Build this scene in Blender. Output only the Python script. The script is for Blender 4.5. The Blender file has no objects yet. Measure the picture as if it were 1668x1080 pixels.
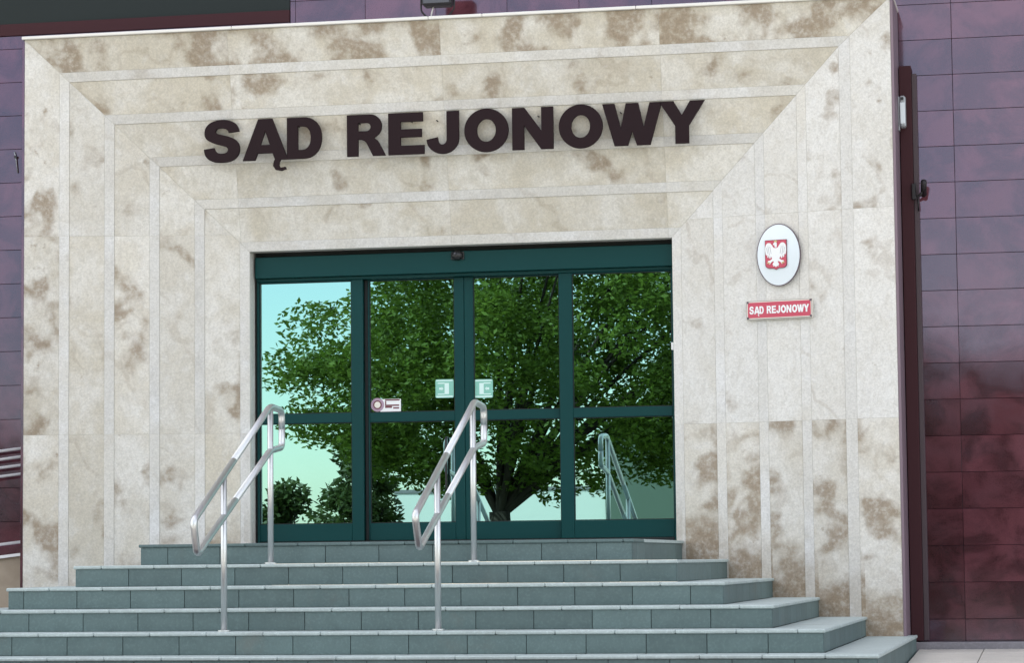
import bpy, bmesh, math, random
import numpy as np
from mathutils import Vector, Matrix

random.seed(7)
rng = np.random.default_rng(11)
scene = bpy.context.scene
COL = scene.collection

# ------------------------------------------------------------------ camera
cam_d = bpy.data.cameras.new('camera')
cam_d.sensor_width = 36.0
cam_d.lens = 97.313
cam_d.clip_start = 0.1
cam_d.clip_end = 2000.0
cam = bpy.data.objects.new('camera', cam_d)
COL.objects.link(cam)
ax = Vector((0.980162, 0.197913, -0.010582))
az = Vector((0.196386, -0.977027, -0.082769))
ay = az.cross(ax).normalized()
M = Matrix((ax, ay, az)).transposed().to_4x4()
M.translation = Vector((6.5625, -21.7439, -0.1473))
cam.matrix_world = M
scene.camera = cam

# ------------------------------------------------------------------ sky, sun, exposure
SUN_EL, SUN_AZ = math.radians(50), math.radians(306)     # azimuth clockwise from +Y (north)
world = bpy.data.worlds.new('World')
scene.world = world
world.use_nodes = True
wn, wl = world.node_tree.nodes, world.node_tree.links
wn.clear()
wout = wn.new('ShaderNodeOutputWorld')
wbg = wn.new('ShaderNodeBackground')
wbg.inputs['Strength'].default_value = 0.12
sky = wn.new('ShaderNodeTexSky')
sky.sky_type = 'NISHITA'
sky.sun_disc = False
sky.sun_elevation = SUN_EL
sky.sun_rotation = SUN_AZ
sky.air_density = 1.0
sky.dust_density = 0.7
sky.ozone_density = 1.0
tc = wn.new('ShaderNodeTexCoord')
mp = wn.new('ShaderNodeMapping'); mp.inputs['Scale'].default_value = (1.0, 1.0, 2.2)
ns = wn.new('ShaderNodeTexNoise'); ns.inputs['Scale'].default_value = 2.4
ns.inputs['Detail'].default_value = 7.0; ns.inputs['Roughness'].default_value = 0.58
rp = wn.new('ShaderNodeValToRGB')
rp.color_ramp.elements[0].position = 0.38; rp.color_ramp.elements[0].color = (0.10, 0.10, 0.10, 1)
rp.color_ramp.elements[1].position = 0.66; rp.color_ramp.elements[1].color = (0.9, 0.9, 0.9, 1)
wmix = wn.new('ShaderNodeMix'); wmix.data_type = 'RGBA'
wmix.inputs['B'].default_value = (8.45, 8.0, 7.5, 1)           # sunlit thin cloud
wl.new(tc.outputs['Generated'], mp.inputs['Vector'])
wl.new(mp.outputs['Vector'], ns.inputs['Vector'])
wl.new(ns.outputs['Fac'], rp.inputs['Fac'])
wl.new(rp.outputs['Color'], wmix.inputs['Factor'])
wl.new(sky.outputs['Color'], wmix.inputs['A'])
wl.new(wmix.outputs['Result'], wbg.inputs['Color'])
wl.new(wbg.outputs['Background'], wout.inputs['Surface'])

sun_d = bpy.data.lights.new('sun', 'SUN')
sun_d.energy = 3.3
sun_d.angle = math.radians(0.6)
sun_d.color = (1.0, 0.95, 0.88)
sun = bpy.data.objects.new('sun', sun_d)
COL.objects.link(sun)
sdir = Vector((math.sin(SUN_AZ) * math.cos(SUN_EL), math.cos(SUN_AZ) * math.cos(SUN_EL), math.sin(SUN_EL)))
sun.rotation_euler = sdir.to_track_quat('Z', 'Y').to_euler()
sun.location = sdir * 60

vs = scene.view_settings
vs.view_transform = 'Standard'; vs.look = 'None'; vs.gamma = 1.0; vs.use_curve_mapping = False
vs.exposure = 1.46
scene.cycles.max_bounces = 7; scene.cycles.diffuse_bounces = 3; scene.cycles.glossy_bounces = 4

# ------------------------------------------------------------------ helpers
def tag(o, label=None, cat=None, group=None, kind=None):
    if label: o['label'] = label
    if cat: o['category'] = cat
    if group: o['group'] = group
    if kind: o['kind'] = kind
    return o

def empty(name, loc, label=None, cat=None, group=None):
    o = bpy.data.objects.new(name, None)
    COL.objects.link(o); o.location = loc; o.empty_display_size = 0.1
    return tag(o, label, cat, group)

def obj(name, bm, mat, parent=None, smooth=False):
    me = bpy.data.meshes.new(name)
    if isinstance(bm, bmesh.types.BMesh):
        bmesh.ops.recalc_face_normals(bm, faces=bm.faces[:])
        bm.to_mesh(me); bm.free()
    else:
        me = bm
    if mat and not me.materials: me.materials.append(mat)
    if smooth:
        for p in me.polygons: p.use_smooth = True
    o = bpy.data.objects.new(name, me); COL.objects.link(o)
    if parent:
        o.parent = parent
        o.matrix_parent_inverse = Matrix.Translation(parent.location).inverted() if parent.type == 'EMPTY' else Matrix.Identity(4)
    return o

def abox(bm, x0, x1, y0, y1, z0, z1, bev=0.0):
    vv = [bm.verts.new(p) for p in ((x0, y0, z0), (x1, y0, z0), (x1, y1, z0), (x0, y1, z0), (x0, y0, z1), (x1, y0, z1), (x1, y1, z1), (x0, y1, z1))]
    ff = [bm.faces.new([vv[i] for i in q]) for q in ((0, 3, 2, 1), (4, 5, 6, 7), (0, 1, 5, 4), (1, 2, 6, 5), (2, 3, 7, 6), (3, 0, 4, 7))]
    if bev > 0:
        ed = list({e for f in ff for e in f.edges})
        bmesh.ops.bevel(bm, geom=ed, offset=bev, segments=1, profile=0.5, affect='EDGES')
    return bm

def box(x0, x1, y0, y1, z0, z1, bev=0.0):
    return abox(bmesh.new(), x0, x1, y0, y1, z0, z1, bev)

def tube(bm, pts, r, n=12, caps=True, r1=None):
    """round tube through points, mitred rings"""
    pts = [Vector(p) for p in pts]
    rings = []
    up = Vector((0, 0, 1))
    ref = None
    for i, p in enumerate(pts):
        if i == 0: d = pts[1] - p
        elif i == len(pts) - 1: d = p - pts[i - 1]
        else: d = (pts[i + 1] - p).normalized() + (p - pts[i - 1]).normalized()
        d.normalize()
        if ref is None:
            ref = d.orthogonal().normalized()
        ref = (ref - d * ref.dot(d)).normalized()
        b = d.cross(ref)
        rr = r if r1 is None else r + (r1 - r) * i / (len(pts) - 1)
        rings.append([bm.verts.new(p + (ref * math.cos(2 * math.pi * k / n) + b * math.sin(2 * math.pi * k / n)) * rr) for k in range(n)])
    for a, b2 in zip(rings[:-1], rings[1:]):
        for k in range(n):
            bm.faces.new((a[k], a[(k + 1) % n], b2[(k + 1) % n], b2[k]))
    if caps:
        bm.faces.new(rings[0][::-1]); bm.faces.new(rings[-1])
    return bm

def bend(pts, rad, seg=5):
    """fillet the corners of a polyline"""
    P = [Vector(p) for p in pts]
    out = [P[0]]
    for i in range(1, len(P) - 1):
        a = (P[i - 1] - P[i]); b = (P[i + 1] - P[i])
        t = min(rad, a.length * 0.45, b.length * 0.45)
        s, e = P[i] + a.normalized() * t, P[i] + b.normalized() * t
        for k in range(seg + 1):
            u = k / seg
            out.append(s * (1 - u) ** 2 + P[i] * 2 * u * (1 - u) + e * u * u)
    out.append(P[-1])
    return out

def prism(poly, y0, y1, bev=0.0, holes=()):
    """outline in X,Z (list of (x,z)), extruded from y0 (front) to y1; holes via 2D curve fill"""
    cu = bpy.data.curves.new('outline', 'CURVE'); cu.dimensions = '2D'; cu.fill_mode = 'BOTH'
    for pl in [poly] + list(holes):
        sp = cu.splines.new('POLY'); sp.points.add(len(pl) - 1); sp.use_cyclic_u = True
        for q, (x, z) in zip(sp.points, pl): q.co = (x, z, 0, 1)
    cu.extrude = abs(y1 - y0) / 2 - bev
    cu.bevel_depth = bev; cu.bevel_resolution = 0; cu.offset = -bev
    t = bpy.data.objects.new('tmp', cu); COL.objects.link(t)
    me = bpy.data.meshes.new_from_object(t.evaluated_get(bpy.context.evaluated_depsgraph_get()))
    bpy.data.objects.remove(t); bpy.data.curves.remove(cu)
    me.materials.clear()
    me.transform(Matrix.Translation((0, (y0 + y1) / 2, 0)) @ Matrix.Rotation(math.pi / 2, 4, 'X'))
    return me

# ------------------------------------------------------------------ materials
def mat(name, color=(0.5, 0.5, 0.5), rough=0.6, metal=0.0, spec=0.5):
    m = bpy.data.materials.new(name); m.use_nodes = True
    b = m.node_tree.nodes['Principled BSDF']
    b.inputs['Base Color'].default_value = (*color, 1)
    b.inputs['Roughness'].default_value = rough
    b.inputs['Metallic'].default_value = metal
    b.inputs['Specular IOR Level'].default_value = spec
    return m

class NT:
    """small node-graph writer"""
    def __init__(s, m): s.m = m; s.n = m.node_tree.nodes; s.l = m.node_tree.links; s.b = s.n['Principled BSDF']
    def new(s, t, **kw):
        o = s.n.new(t)
        for k, v in kw.items(): setattr(o, k, v)
        return o
    def put(s, node, key, v):
        if v is None: return
        if hasattr(v, 'is_output') or isinstance(v, bpy.types.NodeSocket): s.l.new(v, node.inputs[key])
        else: node.inputs[key].default_value = v
    def math(s, op, a, b=0.5, c=None, clamp=False):
        o = s.new('ShaderNodeMath', operation=op, use_clamp=clamp)
        s.put(o, 0, a); s.put(o, 1, b)
        if c is not None: s.put(o, 2, c)
        return o.outputs[0]
    def noise(s, vec, scale, detail=4, rough=0.55, dist=0.0):
        o = s.new('ShaderNodeTexNoise'); s.put(o, 'Vector', vec)
        o.inputs['Scale'].default_value = scale; o.inputs['Detail'].default_value = detail
        o.inputs['Roughness'].default_value = rough; o.inputs['Distortion'].default_value = dist
        return o.outputs['Fac']
    def ramp(s, f, lo, hi, a=0.0, b=1.0):
        o = s.new('ShaderNodeMapRange', interpolation_type='SMOOTHSTEP')
        s.put(o, 'Value', f); o.inputs['From Min'].default_value = lo; o.inputs['From Max'].default_value = hi
        o.inputs['To Min'].default_value = a; o.inputs['To Max'].default_value = b
        return o.outputs['Result']
    def mix(s, f, a, b, mode='MIX'):
        o = s.new('ShaderNodeMix', data_type='RGBA', blend_type=mode)
        s.put(o, 'Factor', f)
        for k, v in (('A', a), ('B', b)):
            if isinstance(v, tuple): o.inputs[k].default_value = (*v, 1)
            else: s.l.new(v, o.inputs[k])
        return o.outputs['Result']
    def pos(s): return s.new('ShaderNodeNewGeometry').outputs['Position']
    def rnd(s): return s.new('ShaderNodeObjectInfo').outputs['Random']
    def attr(s, name): return s.new('ShaderNodeAttribute', attribute_type='OBJECT', attribute_name=name).outputs['Fac']
    def vadd(s, v, scal, k):
        o = s.new('ShaderNodeVectorMath', operation='MULTIPLY_ADD')
        cb = s.new('ShaderNodeCombineXYZ')
        for i in range(3): s.l.new(scal, cb.inputs[i])
        s.l.new(cb.outputs[0], o.inputs[0]); o.inputs[1].default_value = k; s.l.new(v, o.inputs[2])
        return o.outputs[0]
    def vscale(s, v, k):
        o = s.new('ShaderNodeVectorMath', operation='MULTIPLY'); s.l.new(v, o.inputs[0]); o.inputs[1].default_value = k
        return o.outputs[0]
    def bump(s, h, strength, dist=0.01):
        o = s.new('ShaderNodeBump'); s.put(o, 'Height', h); o.inputs['Strength'].default_value = strength; o.inputs['Distance'].default_value = dist
        s.l.new(o.outputs[0], s.b.inputs['Normal'])

# layout numbers (metres): landing top z = 0, inner edge of the stone funnel y = 0
W, H = 3.4994, 2.4118
PL, PT, PR, OR = 0.3606, 0.3548, 0.3443, 1.7864
DEP = 0.41
T, RI, Y1, ER, EL = 0.3628, 0.15, -2.5574, 0.0463, 0.0576
WALL_Y = 0.25

def stone_material(name, light, beige, brown, pale=False):
    m = mat(name, rough=0.55, spec=0.35); g = NT(m)
    P = g.pos(); r = g.rnd(); V = g.vadd(P, r, (13.0, 7.0, 21.0))
    big = g.noise(V, 2.1, 5, 0.6, 0.4)
    mid = g.noise(V, 7.0, 6, 0.65, 0.6)
    fine = g.noise(V, 62.0, 5, 0.75)
    speck = g.noise(V, 95.0, 2, 0.5)
    c = g.mix(g.ramp(big, 0.38, 0.62), light, beige)
    c = g.mix(g.ramp(mid, 0.42, 0.72, 0, 0.55), c, tuple(0.86 * v for v in beige))
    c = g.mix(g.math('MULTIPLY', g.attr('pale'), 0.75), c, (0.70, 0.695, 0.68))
    c = g.mix(g.ramp(g.noise(g.vscale(V, (1.0, 1.0, 0.6)), 20.0, 5, 0.7, 0.8), 0.42, 0.68, 0, 0.26), c, tuple(0.72 * v for v in beige))
    c = g.mix(g.ramp(g.noise(V, 11.0, 4, 0.6, 0.3), 0.55, 0.72, 0, 0.25), c, (0.70, 0.70, 0.69))
    # vein-like cracks
    w = g.new('ShaderNodeTexWave', wave_type='BANDS', bands_direction='DIAGONAL')
    g.l.new(V, w.inputs['Vector']); w.inputs['Scale'].default_value = 0.55; w.inputs['Distortion'].default_value = 14.0
    w.inputs['Detail'].default_value = 5.0; w.inputs['Detail Scale'].default_value = 1.3
    vein = g.math('MULTIPLY', g.ramp(w.outputs['Fac'], 0.97, 1.0), g.ramp(big, 0.45, 0.6), clamp=True)
    c = g.mix(g.math('MULTIPLY', vein, 0.22), c, brown)
    if pale: c = g.mix(g.math('MULTIPLY', g.ramp(g.noise(P, 1.7, 4, 0.6), 0.35, 0.62), g.math('MULTIPLY_ADD', r, 0.6, 0.3), clamp=True), c, (0.60, 0.575, 0.52))
    # stains: round blotches whose amount is a property of the slab, and splash dirt above the treads
    st = g.attr('stain')
    bl = g.noise(g.vadd(P, r, (31.0, 5.0, 17.0)), 3.3, 3, 0.5, 0.25)
    bl2 = g.noise(g.vadd(P, r, (3.0, 50.0, 9.0)), 9.0, 4, 0.6)
    lim = g.math('MULTIPLY_ADD', st, -0.26, 0.70)
    blot = g.ramp(g.math('SUBTRACT', bl, lim), -0.03, 0.13)
    spot = g.ramp(g.math('SUBTRACT', bl2, g.math('MULTIPLY_ADD', st, -0.12, 0.74)), -0.03, 0.12)
    mott = g.ramp(g.noise(V, 24.0, 4, 0.65), 0.25, 0.6, 0.45, 1.0)
    dirt = g.math('MAXIMUM', g.math('MULTIPLY', blot, 0.82), g.math('MULTIPLY', spot, 0.75))
    dirt = g.math('MULTIPLY', dirt, mott)
    sx = g.new('ShaderNodeSeparateXYZ'); g.l.new(P, sx.inputs[0])
    out = g.math('SUBTRACT', g.math('ABSOLUTE', g.math('SUBTRACT', sx.outputs[0], W / 2)), W / 2 + 0.05)
    stair = g.math('MULTIPLY', g.math('CEIL', g.math('DIVIDE', out, T)), -RI)
    hgt = g.math('SUBTRACT', sx.outputs[2], stair)
    edge = g.math('MULTIPLY_ADD', g.noise(P, 3.5, 4, 0.6), 0.75, -0.12)
    spl = g.math('MULTIPLY', g.ramp(g.math('SUBTRACT', edge, hgt), -0.16, 0.16), 0.92)
    spl = g.math('MULTIPLY', spl, g.ramp(g.noise(P, 19.0, 4, 0.7), 0.28, 0.6, 0.5, 1.0))
    dirt = g.math('MAXIMUM', dirt, spl, clamp=True)
    if pale: dirt = g.math('MULTIPLY', dirt, 0.45)
    c = g.mix(dirt, c, brown)
    pit = g.ramp(speck, 0.66, 0.78, 0, 0.35)
    c = g.mix(pit, c, tuple(0.55 * v for v in beige))
    val = g.ramp(fine, 0.32, 0.68, 0.86, 1.08)
    hs = g.new('ShaderNodeHueSaturation'); g.l.new(c, hs.inputs['Color'])
    g.l.new(g.math('MULTIPLY', val, g.math('MULTIPLY_ADD', r, 0.10, 0.95)), hs.inputs['Value'])
    g.l.new(hs.outputs[0], g.b.inputs['Base Color'])
    g.bump(g.math('ADD', fine, g.math('MULTIPLY', speck, 0.6)), 0.25, 0.004)
    return m

M_STONE = stone_material('beige_stone', (0.67, 0.645, 0.59), (0.565, 0.52, 0.43), (0.25, 0.185, 0.12))
M_STRIP = stone_material('pale_stone', (0.68, 0.675, 0.665), (0.59, 0.57, 0.53), (0.30, 0.24, 0.165), True)
M_MORTAR = mat('mortar', (0.62, 0.595, 0.54), 0.9)

def granite_material(name, base, spec, rough, joints=False):
    m = mat(name, rough=rough, spec=spec); g = NT(m)
    P = g.pos(); r = g.rnd(); V = g.vadd(P, r, (5.0, 3.0, 9.0))
    c = g.mix(g.ramp(g.noise(V, 2.5, 5, 0.6, 0.5), 0.38, 0.62), tuple(v * 0.75 for v in base), tuple(v * 1.7 for v in base))
    c = g.mix(g.ramp(g.noise(P, 160.0, 2, 0.5), 0.5, 0.7, 0, 0.6), c, tuple(v * 0.35 for v in base))
    hs = g.new('ShaderNodeHueSaturation'); g.l.new(c, hs.inputs['Color']); g.l.new(g.math('MULTIPLY_ADD', r, 0.3, 0.85), hs.inputs['Value'])
    col = hs.outputs[0]
    if joints:                                # far courses: joint grid continuing the built tiles
        sx = g.new('ShaderNodeSeparateXYZ'); g.l.new(P, sx.inputs[0])
        def line(v, o, p):
            f = g.math('FRACT', g.math('DIVIDE', g.math('SUBTRACT', v, o), p))
            return g.math('GREATER_THAN', g.math('ABSOLUTE', g.math('SUBTRACT', f, 0.5)), 0.5 - 0.0035 / p)
        k = g.math('MAXIMUM', line(sx.outputs[0], 5.728, 0.6), line(sx.outputs[2], 3.672, 0.2872))
        col = g.mix(k, col, (0.035, 0.024, 0.032))
        g.l.new(g.math('MULTIPLY_ADD', k, -spec, spec), g.b.inputs['Specular IOR Level'])
    g.l.new(col, g.b.inputs['Base Color'])
    g.b.inputs['IOR'].default_value = 1.75
    g.b.inputs['Specular Tint'].default_value = (0.70, 0.72, 1.0, 1)
    rr = g.ramp(g.noise(P, 4.0, 4, 0.6), 0.3, 0.7, rough * 0.7, rough * 1.5); g.l.new(rr, g.b.inputs['Roughness'])
    g.bump(g.noise(V, 1.6, 2, 0.4), 0.06, 0.02)
    return m
M_GRAN = granite_material('polished_maroon_granite', (0.066, 0.022, 0.028), 0.60, 0.07)
M_GRANW = granite_material('polished_maroon_granite_courses', (0.066, 0.022, 0.028), 0.60, 0.07, True)
M_DUCT = mat('matt_maroon_sheet', (0.045, 0.014, 0.018), 0.6, 0, 0.2)
M_SIDE = tile_side = mat('honed_mauve_granite', (0.20, 0.145, 0.175), 0.45, 0, 0.4)
M_JOINT = mat('dark_joint', (0.045, 0.03, 0.04), 0.7, 0, 0.4)

def tile_material(name, base, var):
    m = mat(name, rough=0.6, spec=0.35); g = NT(m)
    P = g.pos(); r = g.rnd(); V = g.vadd(P, r, (7.0, 11.0, 3.0))
    c = g.mix(g.ramp(g.noise(V, 6.0, 5, 0.65), 0.3, 0.7), base, tuple(v * 0.86 for v in base))
    c = g.mix(g.ramp(g.noise(V, 55.0, 3, 0.6), 0.45, 0.75, 0, 0.5), c, tuple(min(1, v * 1.35) for v in base))
    c = g.mix(g.ramp(g.noise(P, 2.2, 6, 0.7), 0.55, 0.8, 0, 0.4), c, (0.14, 0.13, 0.11))
    hs = g.new('ShaderNodeHueSaturation'); g.l.new(c, hs.inputs['Color']); g.l.new(g.math('MULTIPLY_ADD', r, var, 1 - var / 2), hs.inputs['Value'])
    g.l.new(hs.outputs[0], g.b.inputs['Base Color'])
    g.bump(g.noise(V, 70.0, 3, 0.6), 0.25, 0.003)
    return m
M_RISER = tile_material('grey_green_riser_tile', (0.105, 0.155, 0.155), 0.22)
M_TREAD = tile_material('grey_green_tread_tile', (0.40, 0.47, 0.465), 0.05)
M_CORE = mat('step_bed', (0.06, 0.075, 0.075), 0.9)

M_GREEN = mat('dark_green_frame_paint', (0.002, 0.042, 0.042), 0.4, 0.0, 0.18)
g = NT(M_GREEN); g.bump(g.noise(g.vscale(g.pos(), (1.5, 1.5, 9.0)), 2.0, 2, 0.4), 0.04, 0.01)
M_RUBBER = mat('black_gasket', (0.006, 0.010, 0.010), 0.7)
M_STEEL = mat('brushed_steel', (0.60, 0.62, 0.62), 0.38, 1.0)
g = NT(M_STEEL)
g.l.new(g.ramp(g.noise(g.vscale(g.pos(), (60, 60, 6)), 3.0, 3, 0.6), 0.3, 0.7, 0.32, 0.48), g.b.inputs['Roughness'])
M_WHITE = mat('white_enamel', (0.78, 0.79, 0.80), 0.35)
M_COPE = mat('pale_metal_coping', (0.72, 0.70, 0.66), 0.45)
M_LETTER = mat('dark_brown_letter_face', (0.015, 0.006, 0.008), 0.5, 0, 0.15)
M_RED = mat('red_enamel', (0.50, 0.050, 0.095), 0.3)
M_DRED = mat('dark_red_print', (0.13, 0.02, 0.035), 0.4)
M_CREAM = mat('cream_print', (0.74, 0.70, 0.62), 0.4)
M_GOLD = mat('gold_print', (0.55, 0.42, 0.20), 0.4)
M_PLATE = mat('pale_enamel_plate', (0.70, 0.76, 0.80), 0.18)
M_RIM = mat('dark_plate_rim', (0.10, 0.07, 0.09), 0.4)
M_EXIT = mat('green_exit_sticker', (0.22, 0.50, 0.41), 0.4)
M_EXITW = mat('white_sticker_print', (0.62, 0.80, 0.76), 0.4)
M_BLACK = mat('black_plastic', (0.012, 0.012, 0.013), 0.35)
M_GREY = mat('grey_lamp_metal', (0.34, 0.36, 0.38), 0.4, 0.3)
M_DARKM = mat('dark_bracket_metal', (0.03, 0.028, 0.03), 0.5, 0.5)
M_LAMPG = mat('lamp_glass', (0.05, 0.05, 0.06), 0.1, 0, 0.6)
M_SHADE = mat('tinted_dark_window', (0.022, 0.028, 0.028), 0.45, 0, 0.12)
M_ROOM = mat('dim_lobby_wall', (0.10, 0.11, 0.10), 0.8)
M_KERB = tile_material('grey_kerb', (0.22, 0.21, 0.23), 0.1)

def plinth_material():
    m = mat('beige_plaster_plinth', rough=0.8); g = NT(m); P = g.pos()
    c = g.mix(g.ramp(g.noise(P, 3.0, 5, 0.6), 0.3, 0.7), (0.42, 0.35, 0.27), (0.33, 0.27, 0.20))
    g.l.new(c, g.b.inputs['Base Color']); g.bump(g.noise(P, 60, 3, 0.6), 0.3, 0.004)
    return m
M_PLINTH = plinth_material()

def paving_material():
    m = mat('pale_concrete_paving', rough=0.85); g = NT(m); P = g.pos()
    c = g.mix(g.ramp(g.noise(P, 1.3, 6, 0.65), 0.3, 0.7), (0.58, 0.555, 0.505), (0.49, 0.47, 0.43))
    c = g.mix(g.ramp(g.noise(P, 70.0, 3, 0.6), 0.5, 0.75, 0, 0.4), c, (0.27, 0.26, 0.25))
    g.l.new(c, g.b.inputs['Base Color']); g.bump(g.noise(P, 90, 3, 0.6), 0.3, 0.004)
    return m
M_PAVE = paving_material()

def ground_material():
    m = mat('grass_ground', rough=0.95); g = NT(m); P = g.pos()
    c = g.mix(g.ramp(g.noise(P, 0.35, 6, 0.65), 0.3, 0.7), (0.055, 0.085, 0.025), (0.10, 0.10, 0.05))
    g.l.new(c, g.b.inputs['Base Color'])
    return m
M_GROUND = ground_material()

def glass_material():
    m = bpy.data.materials.new('reflective_solar_glass'); m.use_nodes = True
    n, l = m.node_tree.nodes, m.node_tree.links
    n.remove(n['Principled BSDF'])
    out = n['Material Output']
    gl = n.new('ShaderNodeBsdfGlossy'); gl.inputs['Color'].default_value = (0.34, 0.585, 0.56, 1); gl.inputs['Roughness'].default_value = 0.0
    tr = n.new('ShaderNodeBsdfTransparent'); tr.inputs['Color'].default_value = (0.10, 0.22, 0.20, 1)
    ad = n.new('ShaderNodeMixShader'); ad.inputs[0].default_value = 0.82
    l.new(tr.outputs[0], ad.inputs[1]); l.new(gl.outputs[0], ad.inputs[2])
    l.new(ad.outputs[0], out.inputs['Surface'])
    geo = n.new('ShaderNodeNewGeometry'); no = n.new('ShaderNodeTexNoise'); no.inputs['Scale'].default_value = 0.9; no.inputs['Detail'].default_value = 1.0
    l.new(geo.outputs['Position'], no.inputs['Vector'])
    bp = n.new('ShaderNodeBump'); bp.inputs['Strength'].default_value = 0.012; bp.inputs['Distance'].default_value = 0.02
    l.new(no.outputs['Fac'], bp.inputs['Height']); l.new(bp.outputs[0], gl.inputs['Normal'])
    return m
M_GLASS = glass_material()

def leaf_material(name, a, b):
    m = mat(name, rough=0.5, spec=0.3); g = NT(m)
    P = g.pos()
    gi = g.new('ShaderNodeNewGeometry').outputs['Random Per Island']
    c = g.mix(gi, a, b)
    c = g.mix(g.ramp(g.noise(P, 0.8, 3, 0.6), 0.35, 0.65, 0, 0.5), c, tuple(v * 0.7 for v in a))
    g.l.new(c, g.b.inputs['Base Color'])
    tl = g.new('ShaderNodeBsdfTranslucent'); g.l.new(c, tl.inputs['Color'])
    mx = g.new('ShaderNodeMixShader'); mx.inputs[0].default_value = 0.4
    g.l.new(g.b.outputs[0], mx.inputs[1]); g.l.new(tl.outputs[0], mx.inputs[2])
    g.l.new(mx.outputs[0], g.n['Material Output'].inputs['Surface'])
    return m
M_LEAF = leaf_material('mid_green_leaf', (0.085, 0.15, 0.018), (0.135, 0.20, 0.028))
M_LEAFD = leaf_material('dark_green_leaf', (0.045, 0.075, 0.02), (0.075, 0.105, 0.03))
M_BARK = mat('bark', (0.028, 0.022, 0.017), 0.95)

# ------------------------------------------------------------------ ground
def gz(y):                                    # the forecourt falls away from the building
    return -0.90 - 0.03 * max(0.0, min(35.0, -y))
bm = bmesh.new()
ys = [30.0, 0.0, -35.0, -700.0]
rows = [[bm.verts.new((x, y, gz(y) - 0.12)) for x in (-600, 600)] for y in ys]
for a, b in zip(rows[:-1], rows[1:]): bm.faces.new((a[0], a[1], b[1], b[0]))
tag(obj('ground', bm, M_GROUND), kind='structure')
bm = bmesh.new()
fore = empty('forecourt_pavement', (0, 0, 0)); fore['kind'] = 'structure'
bm = bmesh.new()
vv = [bm.verts.new(p) for p in ((-16, 0.3, gz(0)), (16, 0.3, gz(0)), (16, -24, gz(-24)), (-16, -24, gz(-24)))]
bm.faces.new(vv); r_ = bmesh.ops.extrude_face_region(bm, geom=bm.faces[:])
bmesh.ops.translate(bm, verts=[v for v in r_['geom'] if isinstance(v, bmesh.types.BMVert)], vec=(0, 0, -0.14))
obj('slab_bed', bm, M_JOINT, fore)
bm = bmesh.new()
# near paving flags to the right of the steps, a part each
for i in range(7):
    for j in range(14):
        x0, y0 = 5.37 + i * 0.5, WALL_Y - 0.14 - (j + 1) * 0.5
        if y0 < -6.6: continue
        b = box(x0 + .003, x0 + .497, y0 + .003, y0 + .497, 0.006, 0.036 + random.uniform(-.001, .001), 0.004)
        for v in b.verts: v.co.z += gz(v.co.y) - 0.002
        obj('paving_flag', b, M_PAVE, fore)
bm = bmesh.new()
for (xa, xb, ya, yb) in ((-15.9, 5.365, -23.9, -6.7), (5.375, 15.9, -23.9, -6.9), (8.88, 15.9, -6.89, 0.1)):
    vv = [bm.verts.new(p) for p in ((xa, yb, gz(yb) + .03), (xb, yb, gz(yb) + .03), (xb, ya, gz(ya) + .03), (xa, ya, gz(ya) + .03))]
    bm.faces.new(vv)
obj('paved_surface', bm, M_PAVE, fore)

# ------------------------------------------------------------------ granite wall of the building
wall = empty('granite_wall', (W / 2, WALL_Y, -0.8), 'polished maroon granite wall of the courthouse behind the stone portal', 'wall')
bm = bmesh.new()
abox(bm, -9, 0.02, WALL_Y + .025, WALL_Y + .3, -1.1, 11)
abox(bm, W - .02, 14, WALL_Y + .025, WALL_Y + .3, -1.1, 11)
abox(bm, 0.02, W - .02, WALL_Y + .025, WALL_Y + .3, H + .03, 11)
obj('wall_core', bm, M_GRANW, wall)
TH, TW = 0.2872, 0.6
def gtile(x0, x1, z0, z1):
    b = box(x0 + .0017, x1 - .0017, WALL_Y, WALL_Y + .024, z0 + .0017, z1 - .0017, 0.001)
    cx, cz = (x0 + x1) / 2, (z0 + z1) / 2
    o = obj('granite_tile', b, M_GRAN, wall)
    R_ = Matrix.Translation((cx, WALL_Y, cz)) @ Matrix.Rotation(random.gauss(0, 0.0008), 4, 'X') @ Matrix.Rotation(random.gauss(0, 0.0008), 4, 'Z') @ Matrix.Translation((-cx, -WALL_Y, -cz))
    o.data.transform(R_)
ZB = 3.672 - 16 * TH          # bottom course joint
for r in range(-1, 22):
    z0 = ZB + r * TH; z1 = z0 + TH
    if z1 > 5.3: break
    z0c = max(z0, -0.80)
    if z1 <= z0c: continue
    for i in range(-14, 8):
        x0 = 5.728 + i * TW; x1 = x0 + TW
        if x0 > 7.6 or x1 < -3.4: continue
        over_portal = z1 > H + 5 * PT
        if not over_portal:
            if x0 >= -5 * PL - .02 and x1 <= W + OR + .02: continue
            xa, xb = x0, x1
            if x0 < W + OR < x1: xa = W + OR + .024
            if x0 < -5 * PL < x1: xb = -5 * PL - .004
            if xb - xa < 0.03: continue
            gtile(xa, xb, z0c, z1)
        else:
            za = max(z0, H + 5 * PT + .03)
            if x0 < W + OR + .03 < x1 and z0 < za - .02:
                gtile(W + OR + .024, x1, z0, z1); x1 = W + OR + .03
            elif x0 >= W + OR: za = z0
            if x1 <= -5 * PL: za = z0
            if x1 <= 0.29 or x0 < 0.279:
                zc = min(z1, 4.358)
                xa = x0
                if zc - za > .02: gtile(x0, min(x1, .279), za, zc)
                if x1 > 0.29 and z1 - za > .02: gtile(.283, x1, za, z1)
                continue
            gtile(x0, x1, za, z1)
# ribbon window above the portal
win = obj('window', box(-9, 0.279, WALL_Y - .012, WALL_Y + .02, 4.36, 4.462, .003), M_DUCT, wall)
win['label'] = 'dark ribbon window with maroon sill above the portal'
obj('pane', box(-8.95, 0.277, WALL_Y + .004, WALL_Y + .018, 4.4625, 5.6), M_SHADE, win)
obj('kerb_strip', box(W + OR + .01, 14, WALL_Y - .13, WALL_Y + .06, -1.0, -0.812, .006), M_KERB, wall)

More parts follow.
